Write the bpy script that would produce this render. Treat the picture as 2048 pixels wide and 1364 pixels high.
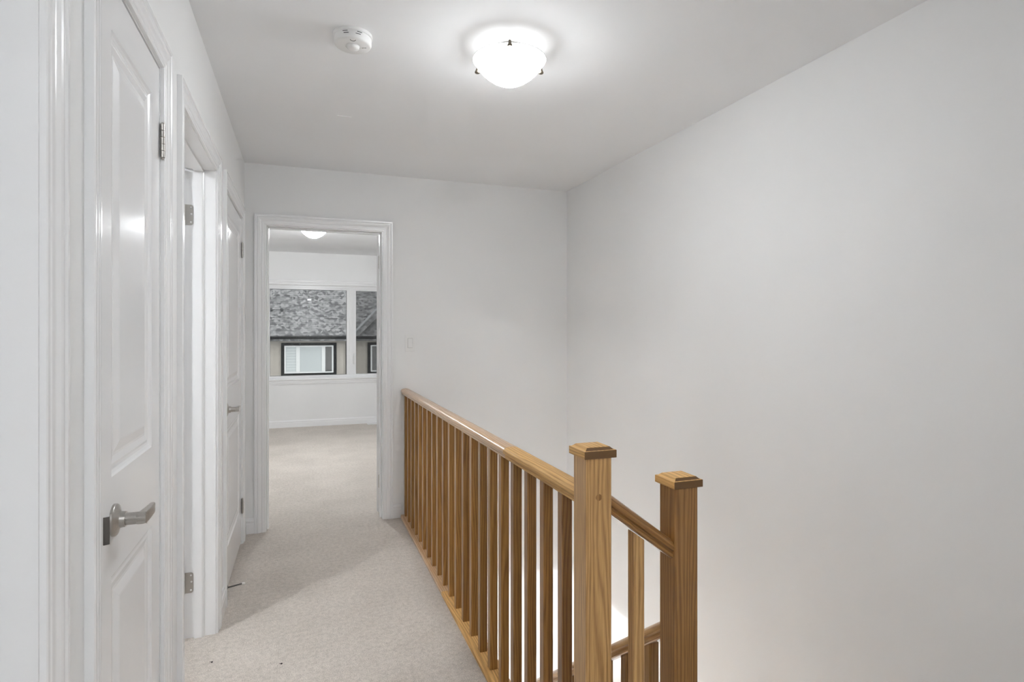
import bpy, bmesh, math, random
from mathutils import Vector, Matrix

for o in list(bpy.data.objects):
    bpy.data.objects.remove(o, do_unlink=True)
SC = bpy.context.scene
COL = SC.collection
R = math.radians

# ------------------------------------------------------------------ camera
CAM_H = 1.327
cd = bpy.data.cameras.new('camera')
cd.sensor_width = 36.0
cd.lens = 1160.0 / 2048.0 * 36.0
cd.shift_y = -18.0 / 2048.0
cd.clip_start = 0.02
cd.clip_end = 200
cam = bpy.data.objects.new('camera', cd)
COL.objects.link(cam)
cam.location = (0, 0, CAM_H)
cam.rotation_euler = (R(90), 0, R(-19.86))
SC.camera = cam

# ------------------------------------------------------------------ sky and exposure
W = bpy.data.worlds.new('overcast_sky')
SC.world = W
W.use_nodes = True
bgn = W.node_tree.nodes['Background']
bgn.inputs['Color'].default_value = (0.95, 0.975, 1.0, 1)
bgn.inputs['Strength'].default_value = 2.35
vs = SC.view_settings
vs.view_transform = 'Standard'
vs.look = 'None'
vs.exposure = 0.14
vs.gamma = 1.0
vs.use_curve_mapping = False

SC.cycles.use_adaptive_sampling = True
SC.cycles.adaptive_threshold = 0.14
SC.cycles.use_light_tree = False
SC.cycles.diffuse_bounces = 5
SC.cycles.glossy_bounces = 3
SC.cycles.caustics_reflective = False
SC.cycles.caustics_refractive = False
SC.cycles.sample_clamp_indirect = 12.0

# lamps: (light given off by the frosted bowl, watts of the bulb leaking over its rim)
HALL, BEDROOM, SIDE, FILL_BEHIND, FILL_BELOW = (86.0, 0.6), (215.0, 18.0), (185.0, 0), (155.0, 0), (1350.0, 0)  # the last two are added, unseen lamps that even out the hall light

# ------------------------------------------------------------------ material helpers
def newmat(name):
    m = bpy.data.materials.new(name)
    m.use_nodes = True
    nt = m.node_tree
    return m, nt, nt.nodes['Principled BSDF']

def lk(nt, a, b):
    nt.links.new(a, b)

def noise(nt, scale, detail=3.0, vec=None, rough=0.5):
    n = nt.nodes.new('ShaderNodeTexNoise')
    n.inputs['Scale'].default_value = scale
    n.inputs['Detail'].default_value = detail
    n.inputs['Roughness'].default_value = rough
    if vec is not None:
        lk(nt, vec, n.inputs['Vector'])
    return n

def ramp(nt, fac, stops):
    r = nt.nodes.new('ShaderNodeValToRGB')
    el = r.color_ramp.elements
    while len(el) < len(stops):
        el.new(0.5)
    for e, (p, c) in zip(el, stops):
        e.position = p
        e.color = (c[0], c[1], c[2], 1)
    lk(nt, fac, r.inputs['Fac'])
    return r

def bump(nt, bsdf, height, strength, dist):
    b = nt.nodes.new('ShaderNodeBump')
    b.inputs['Strength'].default_value = strength
    b.inputs['Distance'].default_value = dist
    lk(nt, height, b.inputs['Height'])
    lk(nt, b.outputs['Normal'], bsdf.inputs['Normal'])
    return b

def objco(nt):
    return nt.nodes.new('ShaderNodeTexCoord').outputs['Object']

def paint(name, col, rough, var=0.015, bumpscale=260, bumpstr=0.05, spec=0.5):
    m, nt, b = newmat(name)
    co = objco(nt)
    n = noise(nt, 1.7, 1, co)
    lo = tuple(c * (1 - var) for c in col)
    hi = tuple(min(1, c * (1 + var)) for c in col)
    r = ramp(nt, n.outputs['Fac'], [(0.3, lo), (0.7, hi)])
    lk(nt, r.outputs['Color'], b.inputs['Base Color'])
    b.inputs['Roughness'].default_value = rough
    b.inputs['Specular IOR Level'].default_value = spec
    if bumpstr:
        n2 = noise(nt, bumpscale, 1, co)
        bump(nt, b, n2.outputs['Fac'], bumpstr, 0.001)
    return m

M = {}
M['wall'] = paint('wall_paint', (0.862, 0.862, 0.858), 0.6, bumpstr=0, spec=0.25)
M['ceiling'] = paint('ceiling_paint', (0.89, 0.895, 0.905), 0.8, bumpstr=0, spec=0.15)
M['trim'] = paint('gloss_trim_paint', (0.88, 0.88, 0.885), 0.22, var=0.006, bumpstr=0, spec=0.5)
M['doorpaint'] = paint('gloss_door_paint', (0.88, 0.88, 0.885), 0.20, var=0.006, bumpscale=30, bumpstr=0.03, spec=0.5)
M['vinyl'] = paint('window_vinyl', (0.90, 0.90, 0.905), 0.3, var=0.004, bumpstr=0.0)
M['plastic'] = paint('white_plastic', (0.84, 0.84, 0.83), 0.35, var=0.004, bumpstr=0.0)
M['darkslot'] = paint('dark_slot', (0.12, 0.12, 0.12), 0.6, bumpstr=0.0)
M['rubber'] = paint('white_rubber', (0.75, 0.74, 0.71), 0.6, bumpstr=0.0)
M['lint'] = paint('dark_lint', (0.06, 0.05, 0.05), 0.9, bumpstr=0.0)

def metal(name, col, rough):
    m, nt, b = newmat(name)
    co = objco(nt)
    mp = nt.nodes.new('ShaderNodeMapping')
    mp.inputs['Scale'].default_value = (900, 40, 900)
    lk(nt, co, mp.inputs['Vector'])
    n = noise(nt, 1, 2, mp.outputs['Vector'])
    r = ramp(nt, n.outputs['Fac'], [(0.2, tuple(c * 0.85 for c in col)), (0.8, col)])
    lk(nt, r.outputs['Color'], b.inputs['Base Color'])
    b.inputs['Metallic'].default_value = 1.0
    b.inputs['Roughness'].default_value = rough
    return m
M['nickel'] = metal('satin_nickel', (0.50, 0.48, 0.45), 0.30)
M['darknickel'] = metal('dark_nickel', (0.16, 0.15, 0.14), 0.4)
M['bronze'] = metal('aged_nickel_knob', (0.20, 0.17, 0.13), 0.4)

def carpet():
    m, nt, b = newmat('cut_pile_carpet')
    co = objco(nt)
    n1 = noise(nt, 2.6, 5, co, 0.6)
    n2 = noise(nt, 220, 3, co, 0.7)
    n3 = noise(nt, 48, 3, co, 0.65)
    r1 = ramp(nt, n1.outputs['Fac'], [(0.30, (0.655, 0.60, 0.54)), (0.70, (0.775, 0.715, 0.65))])
    r2 = ramp(nt, n2.outputs['Fac'], [(0.28, (0.62, 0.60, 0.58)), (0.62, (1.08, 1.07, 1.06))])
    r3 = ramp(nt, n3.outputs['Fac'], [(0.3, (0.84, 0.83, 0.82)), (0.62, (1.05, 1.05, 1.05))])
    mx = nt.nodes.new('ShaderNodeMix'); mx.data_type = 'RGBA'; mx.blend_type = 'MULTIPLY'
    mx.inputs[0].default_value = 1.0
    lk(nt, r1.outputs['Color'], mx.inputs[6]); lk(nt, r2.outputs['Color'], mx.inputs[7])
    my = nt.nodes.new('ShaderNodeMix'); my.data_type = 'RGBA'; my.blend_type = 'MULTIPLY'
    my.inputs[0].default_value = 1.0
    lk(nt, mx.outputs[2], my.inputs[6]); lk(nt, r3.outputs['Color'], my.inputs[7])
    lk(nt, my.outputs[2], b.inputs['Base Color'])
    b.inputs['Roughness'].default_value = 0.95
    b.inputs['Specular IOR Level'].default_value = 0.1
    b.inputs['Sheen Weight'].default_value = 0.25
    ad = nt.nodes.new('ShaderNodeMath'); ad.operation = 'MULTIPLY_ADD'
    lk(nt, n3.outputs['Fac'], ad.inputs[0]); ad.inputs[1].default_value = 1.2
    lk(nt, n2.outputs['Fac'], ad.inputs[2])
    bump(nt, b, ad.outputs[0], 0.7, 0.006)
    return m
M['carpet'] = carpet()

def oak(name, dark, light, seed, rough=0.30):
    """Red oak, grain along the object's local Z."""
    m, nt, b = newmat(name)
    co = objco(nt)
    oi = nt.nodes.new('ShaderNodeObjectInfo')
    sc = nt.nodes.new('ShaderNodeVectorMath'); sc.operation = 'SCALE'
    cmb = nt.nodes.new('ShaderNodeCombineXYZ')
    mm = nt.nodes.new('ShaderNodeMath'); mm.operation = 'MULTIPLY_ADD'
    lk(nt, oi.outputs['Random'], mm.inputs[0]); mm.inputs[1].default_value = 0.55; mm.inputs[2].default_value = 0.05 + seed * 0.11
    mz = nt.nodes.new('ShaderNodeMath'); mz.operation = 'MULTIPLY'
    lk(nt, oi.outputs['Random'], mz.inputs[0]); mz.inputs[1].default_value = 17.0
    lk(nt, mm.outputs[0], cmb.inputs[0]); lk(nt, mm.outputs[0], cmb.inputs[1]); lk(nt, mz.outputs[0], cmb.inputs[2])
    ad = nt.nodes.new('ShaderNodeVectorMath'); ad.operation = 'ADD'
    lk(nt, co, ad.inputs[0]); lk(nt, cmb.outputs[0], ad.inputs[1])
    mp = nt.nodes.new('ShaderNodeMapping'); mp.inputs['Scale'].default_value = (1, 1, 0.085)
    lk(nt, ad.outputs[0], mp.inputs['Vector'])
    wob = noise(nt, 14, 1, mp.outputs['Vector'])
    wsub = nt.nodes.new('ShaderNodeVectorMath'); wsub.operation = 'SCALE'; wsub.inputs['Scale'].default_value = 0.055
    lk(nt, wob.outputs['Color'], wsub.inputs[0])
    wad = nt.nodes.new('ShaderNodeVectorMath'); wad.operation = 'ADD'
    lk(nt, mp.outputs['Vector'], wad.inputs[0]); lk(nt, wsub.outputs[0], wad.inputs[1])
    wv = nt.nodes.new('ShaderNodeTexWave')
    wv.wave_type = 'RINGS'; wv.rings_direction = 'Z'; wv.wave_profile = 'SIN'
    wv.inputs['Scale'].default_value = 34
    wv.inputs['Distortion'].default_value = 2.6
    wv.inputs['Detail'].default_value = 2
    wv.inputs['Detail Scale'].default_value = 2.0
    lk(nt, wad.outputs[0], wv.inputs['Vector'])
    mp2 = nt.nodes.new('ShaderNodeMapping'); mp2.inputs['Scale'].default_value = (520, 520, 9)
    lk(nt, ad.outputs[0], mp2.inputs['Vector'])
    fb = noise(nt, 1, 3, mp2.outputs['Vector'], 0.65)
    base = ramp(nt, wv.outputs['Fac'], [(0.0, light), (0.55, tuple(0.7 * a + 0.3 * c for a, c in zip(light, dark))), (1.0, tuple(0.25 * a + 0.75 * c for a, c in zip(light, dark)))])
    fr = ramp(nt, fb.outputs['Fac'], [(0.34, (0.74, 0.70, 0.64)), (0.56, (1.03, 1.03, 1.03))])
    mx = nt.nodes.new('ShaderNodeMix'); mx.data_type = 'RGBA'; mx.blend_type = 'MULTIPLY'
    mx.inputs[0].default_value = 1.0
    lk(nt, base.outputs['Color'], mx.inputs[6]); lk(nt, fr.outputs['Color'], mx.inputs[7])
    # each stick has its own tone
    tone = ramp(nt, oi.outputs['Random'], [(0.0, (0.84, 0.82, 0.78)), (0.5, (1.0, 0.97, 0.93)), (1.0, (1.06, 1.06, 1.06))])
    my = nt.nodes.new('ShaderNodeMix'); my.data_type = 'RGBA'; my.blend_type = 'MULTIPLY'
    my.inputs[0].default_value = 1.0
    lk(nt, mx.outputs[2], my.inputs[6]); lk(nt, tone.outputs['Color'], my.inputs[7])
    lk(nt, my.outputs[2], b.inputs['Base Color'])
    b.inputs['Roughness'].default_value = rough
    b.inputs['Specular IOR Level'].default_value = 0.5 if rough < 0.4 else 0.3
    b.inputs['Coat Weight'].default_value = 0.45 if rough < 0.4 else 0.0
    b.inputs['Coat Roughness'].default_value = 0.2
    return m
M['oak'] = oak('oak_natural', (0.33, 0.17, 0.052), (0.60, 0.365, 0.145), 0)
M['oakdark'] = oak('oak_brown', (0.19, 0.084, 0.020), (0.36, 0.185, 0.056), 2)
M['oakpink'] = oak('oak_rosy', (0.44, 0.26, 0.13), (0.68, 0.46, 0.27), 1)
M['oakbaluster'] = oak('oak_baluster', (0.22, 0.097, 0.022), (0.40, 0.215, 0.066), 4)
M['oakend'] = paint('oak_end_grain', (0.15, 0.075, 0.026), 0.5, var=0.15, bumpstr=0)
M['oaklight'] = oak('oak_golden', (0.50, 0.28, 0.095), (0.78, 0.485, 0.19), 3, 0.5)

def glass(name, tint, fac):
    m, nt, b = newmat(name)
    nt.nodes.remove(b)
    out = nt.nodes['Material Output']
    t = nt.nodes.new('ShaderNodeBsdfTransparent'); t.inputs['Color'].default_value = (*tint, 1)
    g = nt.nodes.new('ShaderNodeBsdfGlossy'); g.inputs['Roughness'].default_value = 0.02
    fr = nt.nodes.new('ShaderNodeFresnel'); fr.inputs['IOR'].default_value = 1.25 + fac
    mx = nt.nodes.new('ShaderNodeMixShader')
    lk(nt, fr.outputs[0], mx.inputs[0]); lk(nt, t.outputs[0], mx.inputs[1]); lk(nt, g.outputs[0], mx.inputs[2])
    lk(nt, mx.outputs[0], out.inputs['Surface'])
    return m
M['glass'] = glass('window_glass', (0.95, 0.97, 0.97), 0.2)

def screenmat():
    m, nt, b = newmat('insect_screen')
    nt.nodes.remove(b)
    out = nt.nodes['Material Output']
    t = nt.nodes.new('ShaderNodeBsdfTransparent')
    d = nt.nodes.new('ShaderNodeBsdfDiffuse'); d.inputs['Color'].default_value = (0.10, 0.10, 0.10, 1)
    co = objco(nt)
    n = noise(nt, 900, 1, co)
    mr = nt.nodes.new('ShaderNodeMapRange')
    mr.inputs['To Min'].default_value = 0.20; mr.inputs['To Max'].default_value = 0.30
    lk(nt, n.outputs['Fac'], mr.inputs['Value'])
    mx = nt.nodes.new('ShaderNodeMixShader')
    lk(nt, mr.outputs[0], mx.inputs[0]); lk(nt, t.outputs[0], mx.inputs[1]); lk(nt, d.outputs[0], mx.inputs[2])
    lk(nt, mx.outputs[0], out.inputs['Surface'])
    return m
M['screen'] = screenmat()

def bowlmat(key, glow):
    m, nt, b = newmat('frosted_lamp_glass_' + key)
    co = objco(nt)
    n = noise(nt, 9, 2, co, 0.6)
    r = ramp(nt, n.outputs['Fac'], [(0.35, (0.92, 0.955, 0.99)), (0.65, (0.95, 0.975, 1.0))])
    b.inputs['Base Color'].default_value = (0.85, 0.84, 0.82, 1)
    b.inputs['Roughness'].default_value = 0.35
    lk(nt, r.outputs['Color'], b.inputs['Emission Color'])
    # brightest over the bulbs, fading towards the rim
    sp = nt.nodes.new('ShaderNodeSeparateXYZ'); lk(nt, co, sp.inputs[0])
    cb = nt.nodes.new('ShaderNodeCombineXYZ'); lk(nt, sp.outputs[0], cb.inputs[0]); lk(nt, sp.outputs[1], cb.inputs[1])
    ln = nt.nodes.new('ShaderNodeVectorMath'); ln.operation = 'LENGTH'; lk(nt, cb.outputs[0], ln.inputs[0])
    mr = nt.nodes.new('ShaderNodeMapRange'); mr.interpolation_type = 'SMOOTHSTEP'
    mr.inputs['From Min'].default_value = 0.075; mr.inputs['From Max'].default_value = 0.138
    mr.inputs['To Min'].default_value = glow; mr.inputs['To Max'].default_value = 0.9 + glow * 0.13
    lk(nt, ln.outputs['Value'], mr.inputs['Value'])
    lk(nt, mr.outputs[0], b.inputs['Emission Strength'])
    m.cycles.emission_sampling = 'FRONT'
    return m
for k_, v_ in (('hall', HALL), ('bedroom', BEDROOM), ('side', SIDE), ('behind', FILL_BEHIND), ('below', FILL_BELOW)):
    M['bowl_' + k_] = bowlmat(k_, v_[0])
M['rimglass'] = paint('glass_edge', (0.42, 0.41, 0.39), 0.2, bumpstr=0)
M['frost'] = paint('frosted_glass_inside', (0.85, 0.84, 0.82), 0.4, bumpstr=0)

def shingle():
    m, nt, b = newmat('grey_asphalt_shingle')
    co = objco(nt)
    br = nt.nodes.new('ShaderNodeTexVoronoi'); br.inputs['Scale'].default_value = 8.0
    lk(nt, co, br.inputs['Vector'])
    n = noise(nt, 60, 3, co)
    sep = nt.nodes.new('ShaderNodeSeparateColor'); lk(nt, br.outputs['Color'], sep.inputs[0])
    r = ramp(nt, sep.outputs[0], [(0.1, (0.058, 0.056, 0.056)), (0.9, (0.205, 0.197, 0.194))])
    r2 = ramp(nt, n.outputs['Fac'], [(0.3, (0.75, 0.75, 0.75)), (0.7, (1.2, 1.2, 1.2))])
    mx = nt.nodes.new('ShaderNodeMix'); mx.data_type = 'RGBA'; mx.blend_type = 'MULTIPLY'
    mx.inputs[0].default_value = 1.0
    lk(nt, r.outputs['Color'], mx.inputs[6]); lk(nt, r2.outputs['Color'], mx.inputs[7])
    lk(nt, mx.outputs[2], b.inputs['Base Color'])
    b.inputs['Roughness'].default_value = 0.9
    return m
M['shingle'] = shingle()
M['housevinyl'] = paint('house_window_vinyl', (0.52, 0.515, 0.50), 0.4, bumpstr=0.0)
M['siding'] = paint('beige_siding', (0.30, 0.268, 0.232), 0.7, var=0.06, bumpstr=0.05)
M['blacktrim'] = paint('black_trim', (0.007, 0.007, 0.007), 0.7, var=0.05, bumpstr=0.0, spec=0.1)
M['flash'] = paint('grey_flashing', (0.17, 0.17, 0.172), 0.5, var=0.05, bumpstr=0.0)
M['blind'] = paint('pale_blind', (0.36, 0.375, 0.37), 0.6, var=0.03, bumpstr=0.0)
M['darkpane'] = paint('dim_room_pane', (0.07, 0.066, 0.062), 0.25, var=0.25, bumpstr=0.0)
M['pipe'] = paint('black_pipe', (0.02, 0.02, 0.02), 0.5, bumpstr=0.0)
M['ground'] = paint('asphalt_ground', (0.20, 0.20, 0.20), 0.9, var=0.1, bumpstr=0.0)

# ------------------------------------------------------------------ mesh helpers
def box(bm, x0, x1, y0, y1, z0, z1, bev=0.0):
    g = bmesh.new()
    vs_ = [g.verts.new((x, y, z)) for x in (x0, x1) for y in (y0, y1) for z in (z0, z1)]
    for f in ((0, 1, 3, 2), (4, 6, 7, 5), (0, 4, 5, 1), (2, 3, 7, 6), (0, 2, 6, 4), (1, 5, 7, 3)):
        g.faces.new([vs_[i] for i in f])
    if bev:
        bmesh.ops.bevel(g, geom=g.edges[:], offset=bev, segments=2, profile=0.5, affect='EDGES')
    bmesh.ops.recalc_face_normals(g, faces=g.faces[:])
    merge(bm, g)

def merge(bm, g):
    mp = [bm.verts.new(v.co) for v in g.verts]
    g.verts.index_update()
    for f in g.faces:
        nf = bm.faces.new([mp[v.index] for v in f.verts])
        nf.smooth = f.smooth
    g.free()

def lathe(bm, prof, cx=0, cy=0, n=32, close=False, smooth=True):
    """prof: list of (r, z) about the vertical axis."""
    rings = []
    for r, z in prof:
        if r < 1e-6:
            rings.append([bm.verts.new((cx, cy, z))])
        else:
            rings.append([bm.verts.new((cx + r * math.cos(2 * math.pi * i / n), cy + r * math.sin(2 * math.pi * i / n), z)) for i in range(n)])
    for a, b in zip(rings[:-1], rings[1:]):
        for i in range(n):
            j = (i + 1) % n
            if len(a) == 1 and len(b) == 1:
                continue
            if len(a) == 1:
                f = bm.faces.new((a[0], b[i], b[j]))
            elif len(b) == 1:
                f = bm.faces.new((a[i], a[j], b[0]))
            else:
                f = bm.faces.new((a[i], a[j], b[j], b[i]))
            f.smooth = smooth

def prism(bm, poly, h0, h1, axis='z', smooth=False):
    """poly: list of 2-D points; extruded between h0 and h1 along axis."""
    def p(a, b, h):
        return {'z': (a, b, h), 'x': (h, a, b), 'y': (a, h, b)}[axis]
    g = bmesh.new()
    lo = [g.verts.new(p(a, b, h0)) for a, b in poly]
    hi = [g.verts.new(p(a, b, h1)) for a, b in poly]
    n = len(poly)
    g.faces.new(lo); g.faces.new(hi)
    for i in range(n):
        f = g.faces.new((lo[i], lo[(i + 1) % n], hi[(i + 1) % n], hi[i]))
        f.smooth = smooth
    bmesh.ops.recalc_face_normals(g, faces=g.faces[:])
    merge(bm, g)

def tube(bm, p0, p1, r0, r1=None, n=16):
    r1 = r0 if r1 is None else r1
    p0, p1 = Vector(p0), Vector(p1)
    d = (p1 - p0).normalized()
    u = d.orthogonal().normalized(); v = d.cross(u)
    g = bmesh.new()
    a = [g.verts.new(p0 + r0 * (u * math.cos(t) + v * math.sin(t))) for t in [2 * math.pi * i / n for i in range(n)]]
    b = [g.verts.new(p1 + r1 * (u * math.cos(t) + v * math.sin(t))) for t in [2 * math.pi * i / n for i in range(n)]]
    g.faces.new(a); g.faces.new(b)
    for i in range(n):
        f = g.faces.new((a[i], a[(i + 1) % n], b[(i + 1) % n], b[i])); f.smooth = True
    bmesh.ops.recalc_face_normals(g, faces=g.faces[:])
    merge(bm, g)

def disc_x(bm, prof, y, z, n=28):
    """lathe about an axis parallel to X; prof: (radius, x)"""
    g = bmesh.new()
    lathe(g, prof, n=n)
    for v in g.verts:
        a, b, c = v.co
        v.co = (c, y + a, z + b)
    bmesh.ops.recalc_face_normals(g, faces=g.faces[:])
    merge(bm, g)

def xform(bm, mat):
    bmesh.ops.transform(bm, matrix=mat, verts=bm.verts[:])

def wloc(p):
    v = Vector((0, 0, 0))
    while p is not None:
        v = v + p.location
        p = p.parent
    return v

def mesh_from(bm, name, mat):
    me = bpy.data.meshes.new(name)
    bm.to_mesh(me); bm.free()
    if mat:
        me.materials.append(M[mat])
    if any(p.use_smooth for p in me.polygons):
        me.set_sharp_from_angle(angle=R(38))
    return me

def obj(name, bm, mat, parent=None, origin=None, smooth=False):
    """bm in world space; linked as one mesh object, its origin at `origin` or at the parent's."""
    base = wloc(parent) if parent is not None else Vector((0, 0, 0))
    org = Vector(origin) if origin is not None else base
    bmesh.ops.translate(bm, vec=-org, verts=bm.verts[:])
    bmesh.ops.recalc_face_normals(bm, faces=bm.faces[:])
    me = mesh_from(bm, name, mat)
    if smooth:
        for p in me.polygons:
            p.use_smooth = True
    o = bpy.data.objects.new(name, me)
    COL.objects.link(o)
    if parent is not None:
        o.parent = parent
    o.location = org - base
    return o

def tag(o, label, cat, group=None, kind=None):
    o['label'] = label
    o['category'] = cat
    if group:
        o['group'] = group
    if kind:
        o['kind'] = kind
    return o

def thing(name, loc, label, cat, group=None, kind=None):
    o = bpy.data.objects.new(name, None)
    COL.objects.link(o)
    o.empty_display_size = 0.1
    o.location = loc
    return tag(o, label, cat, group, kind)

def B(*a, **k):
    bm = bmesh.new(); box(bm, *a, **k); return bm

# ------------------------------------------------------------------ plan of the place (metres)
XL = -0.359          # left wall face
XLB = XL - 0.12      # its back
YE = 4.18            # end wall face
YEB = YE + 0.12
XR = 1.972           # right wall face
HC = 2.44            # ceiling
HD = 2.035           # door head
RAILX = 0.695
EDGE = 0.745         # floor edge at the stairwell
YBW = 8.64           # far bedroom wall
LOW = -2.75          # floor below

D0 = (0.258, 1.020)
DA = (1.283, 1.786)
D2 = (2.078, 2.840)
D3 = (3.172, 3.988)
DE = (-0.225, 0.531)
JB = 0.019           # jamb board

# --- left wall with four door openings
bm = bmesh.new()
cuts = [D0, DA, D2, D3]
y = -2.2
for a, b in cuts:
    box(bm, XLB, XL, y, a - JB, 0, HC)
    box(bm, XLB, XL, a - JB, b + JB, HD + JB, HC)
    y = b + JB
box(bm, XLB, XL, y, YE + 0.06, 0, HC)
tag(obj('wall_left', bm, 'wall'), 'pale grey painted hallway wall with the row of white doors', 'wall', kind='structure')
# --- end wall (hall side of the bedroom)
bm = bmesh.new()
box(bm, -1.15, DE[0] - JB, YE, YEB, 0, HC)
box(bm, DE[0] - JB, DE[1] + JB, YE, YEB, HD + JB, HC)
box(bm, DE[1] + JB, 2.12, YE, YEB, 0, HC)
box(bm, -2.0, 2.1, YE, YEB, LOW, -0.30)
box(bm, 0.86, 2.1, YE, YEB, -0.30, 0)
tag(obj('wall_end', bm, 'wall'), 'pale grey end wall around the open bedroom doorway', 'wall', kind='structure')
# --- right wall of the stairwell
tag(obj('wall_right', B(XR, XR + 0.12, -2.2, YE, LOW, HC), 'wall'), 'large blank pale grey wall beside the stairwell', 'wall', kind='structure')
# --- walls behind the camera
bm = bmesh.new()
box(bm, XLB, XR, -2.32, -2.2, LOW, HC)
tag(obj('wall_back', bm, 'wall'), 'grey wall closing the hallway behind the camera', 'wall', kind='structure')
bm = bmesh.new()
box(bm, 0.74, XR, 0.18, 0.30, LOW, HC)
box(bm, 0.74, 0.86, -2.2, 0.18, 0, HC)
tag(obj('wall_stair_side', bm, 'wall'), 'grey wall at the near side of the stair head', 'wall', kind='structure')
# --- floor slabs, carpeted
bm = bmesh.new()
box(bm, -3.4, 0.735, -2.2, YE, -0.30, 0)
box(bm, -0.75, 0.86, YE, YEB, -0.30, 0)
box(bm, -1.15, 2.0, YEB, YBW, -0.30, 0)
tag(obj('floor', bm, 'carpet'), 'beige cut pile carpet running from the hallway into the bedroom', 'carpet', kind='structure')
# white face of the floor edge along the stairwell, deepened to block the lower lamp
tag(obj('trim_1', B(0.735, EDGE, 1.36, YE, -0.47, 0.0), 'wall'), 'white face of the floor edge under the balustrade, deepened to block light from below', 'trim', kind='structure')
# --- ceiling over everything, with a small ridge left by the plasterer
ceil = tag(obj('ceiling', B(-3.5, 3.3, -2.4, YBW + 0.2, HC, HC + 0.1), 'ceiling'), 'flat white hallway ceiling', 'ceiling', kind='structure')
bm = B(0.169, 0.238, 3.104, 3.113, HC - 0.0025, HC + 0.001)
obj('plaster_ridge', bm, 'vinyl', ceil)
# --- the room behind the second door (lit, its light falls on the hall carpet)
bm = bmesh.new()
box(bm, -3.4, -3.28, 1.06, 4.1, 0, HC)
box(bm, -3.28, XLB, 1.06, 1.12, 0, HC)
box(bm, -3.28, -1.6, 3.98, 4.1, 0, HC)
box(bm, -1.6, XLB, 3.98, 4.1, 0, HC)
box(bm, -0.95, XLB - 0.0, 1.12, 1.20, 0, HC)
box(bm, -0.95, XLB - 0.0, 1.86, 1.94, 0, HC)
box(bm, -0.95, -0.87, 1.20, 1.86, 0, HC)
tag(obj('wall_side_room', bm, 'wall'), 'pale walls of the side room behind the open second door', 'wall', kind='structure')
# --- bedroom shell
WX0, WX1, WZ0, WZ1 = -0.50, 1.62, 0.655, 1.985     # rough opening of the window
bm = bmesh.new()
box(bm, -1.15, WX0, YBW, YBW + 0.14, 0, HC)
box(bm, WX1, 2.0, YBW, YBW + 0.14, 0, HC)
box(bm, WX0, WX1, YBW, YBW + 0.14, 0, WZ0)
box(bm, WX0, WX1, YBW, YBW + 0.14, WZ1, HC)
tag(obj('wall_bedroom_far', bm, 'wall'), 'pale bedroom wall below and above the wide window', 'wall', kind='structure')
bm = bmesh.new()
box(bm, -1.27, -1.15, YE, YBW + 0.14, 0, HC)
box(bm, 2.0, 2.12, YEB, YBW + 0.14, 0, HC)
tag(obj('wall_bedroom_side', bm, 'wall'), 'pale side walls of the bedroom', 'wall', kind='structure')
# --- storey below the stairs
bm = bmesh.new()
box(bm, -2.0, XR, -2.2, YE, LOW - 0.1, LOW)
tag(obj('floor_lower', bm, 'carpet'), 'beige carpet of the storey below the stairs', 'carpet', kind='structure')
bm = bmesh.new()
box(bm, -2.12, -2.0, -2.2, YEB, LOW, -0.30)
tag(obj('wall_lower', bm, 'wall'), 'pale wall of the storey below the stairs', 'wall', kind='structure')

# ------------------------------------------------------------------ trim profiles
CW, CT, RV = 0.070, 0.016, 0.005
CASING = [(0.0, 0.0), (0.0, 0.008), (0.003, 0.0095), (0.010, 0.0095), (0.013, 0.0110), (0.022, 0.0115),
          (0.026, 0.0095), (0.030, 0.0105), (0.038, 0.0140), (0.044, 0.0150), (0.049, 0.0150), (0.052, 0.0125),
          (0.055, 0.0135), (0.059, 0.0160), (0.066, 0.0163), (0.070, 0.0145), (0.070, 0.0)]

def casing_bm(side, a0, a1, top, put, z0=0.0):
    """one mitred length of casing; put(a, z, t) maps to the world"""
    g = bmesh.new()
    A, Bb = [], []
    for w, t in CASING:
        w = w + RV
        if side == 'low':
            A.append(put(a0 - w, z0, t)); Bb.append(put(a0 - w, top + w, t))
        elif side == 'high':
            A.append(put(a1 + w, z0, t)); Bb.append(put(a1 + w, top + w, t))
        elif side == 'head':
            A.append(put(a0 - w, top + w, t)); Bb.append(put(a1 + w, top + w, t))
    va = [g.verts.new(p) for p in A]; vb = [g.verts.new(p) for p in Bb]
    n = len(va)
    g.faces.new(va); g.faces.new(vb)
    for i in range(n):
        g.faces.new((va[i], va[(i + 1) % n], vb[(i + 1) % n], vb[i]))
    bmesh.ops.recalc_face_normals(g, faces=g.faces[:])
    return g

def put_left(a, z, t):
    return (XL + t, a, z)

def put_end(a, z, t):
    return (a, YE - t, z)

def put_end_back(a, z, t):
    return (a, YEB + t, z)

def put_side_back(a, z, t):
    return (XLB - t, a, z)

BASE = [(0, 0), (0.0125, 0), (0.0125, 0.062), (0.0105, 0.068), (0.0105, 0.074), (0.0125, 0.078), (0.0110, 0.086), (0.006, 0.093), (0.005, 0.100), (0, 0.100)]

def base_left(bm, y0, y1):
    prism(bm, [(XL + t, z) for t, z in BASE], y0, y1, 'y')

def base_x(bm, x0, x1, yf, sgn):
    prism(bm, [(yf + sgn * t, z) for t, z in BASE], x0, x1, 'x')

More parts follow.
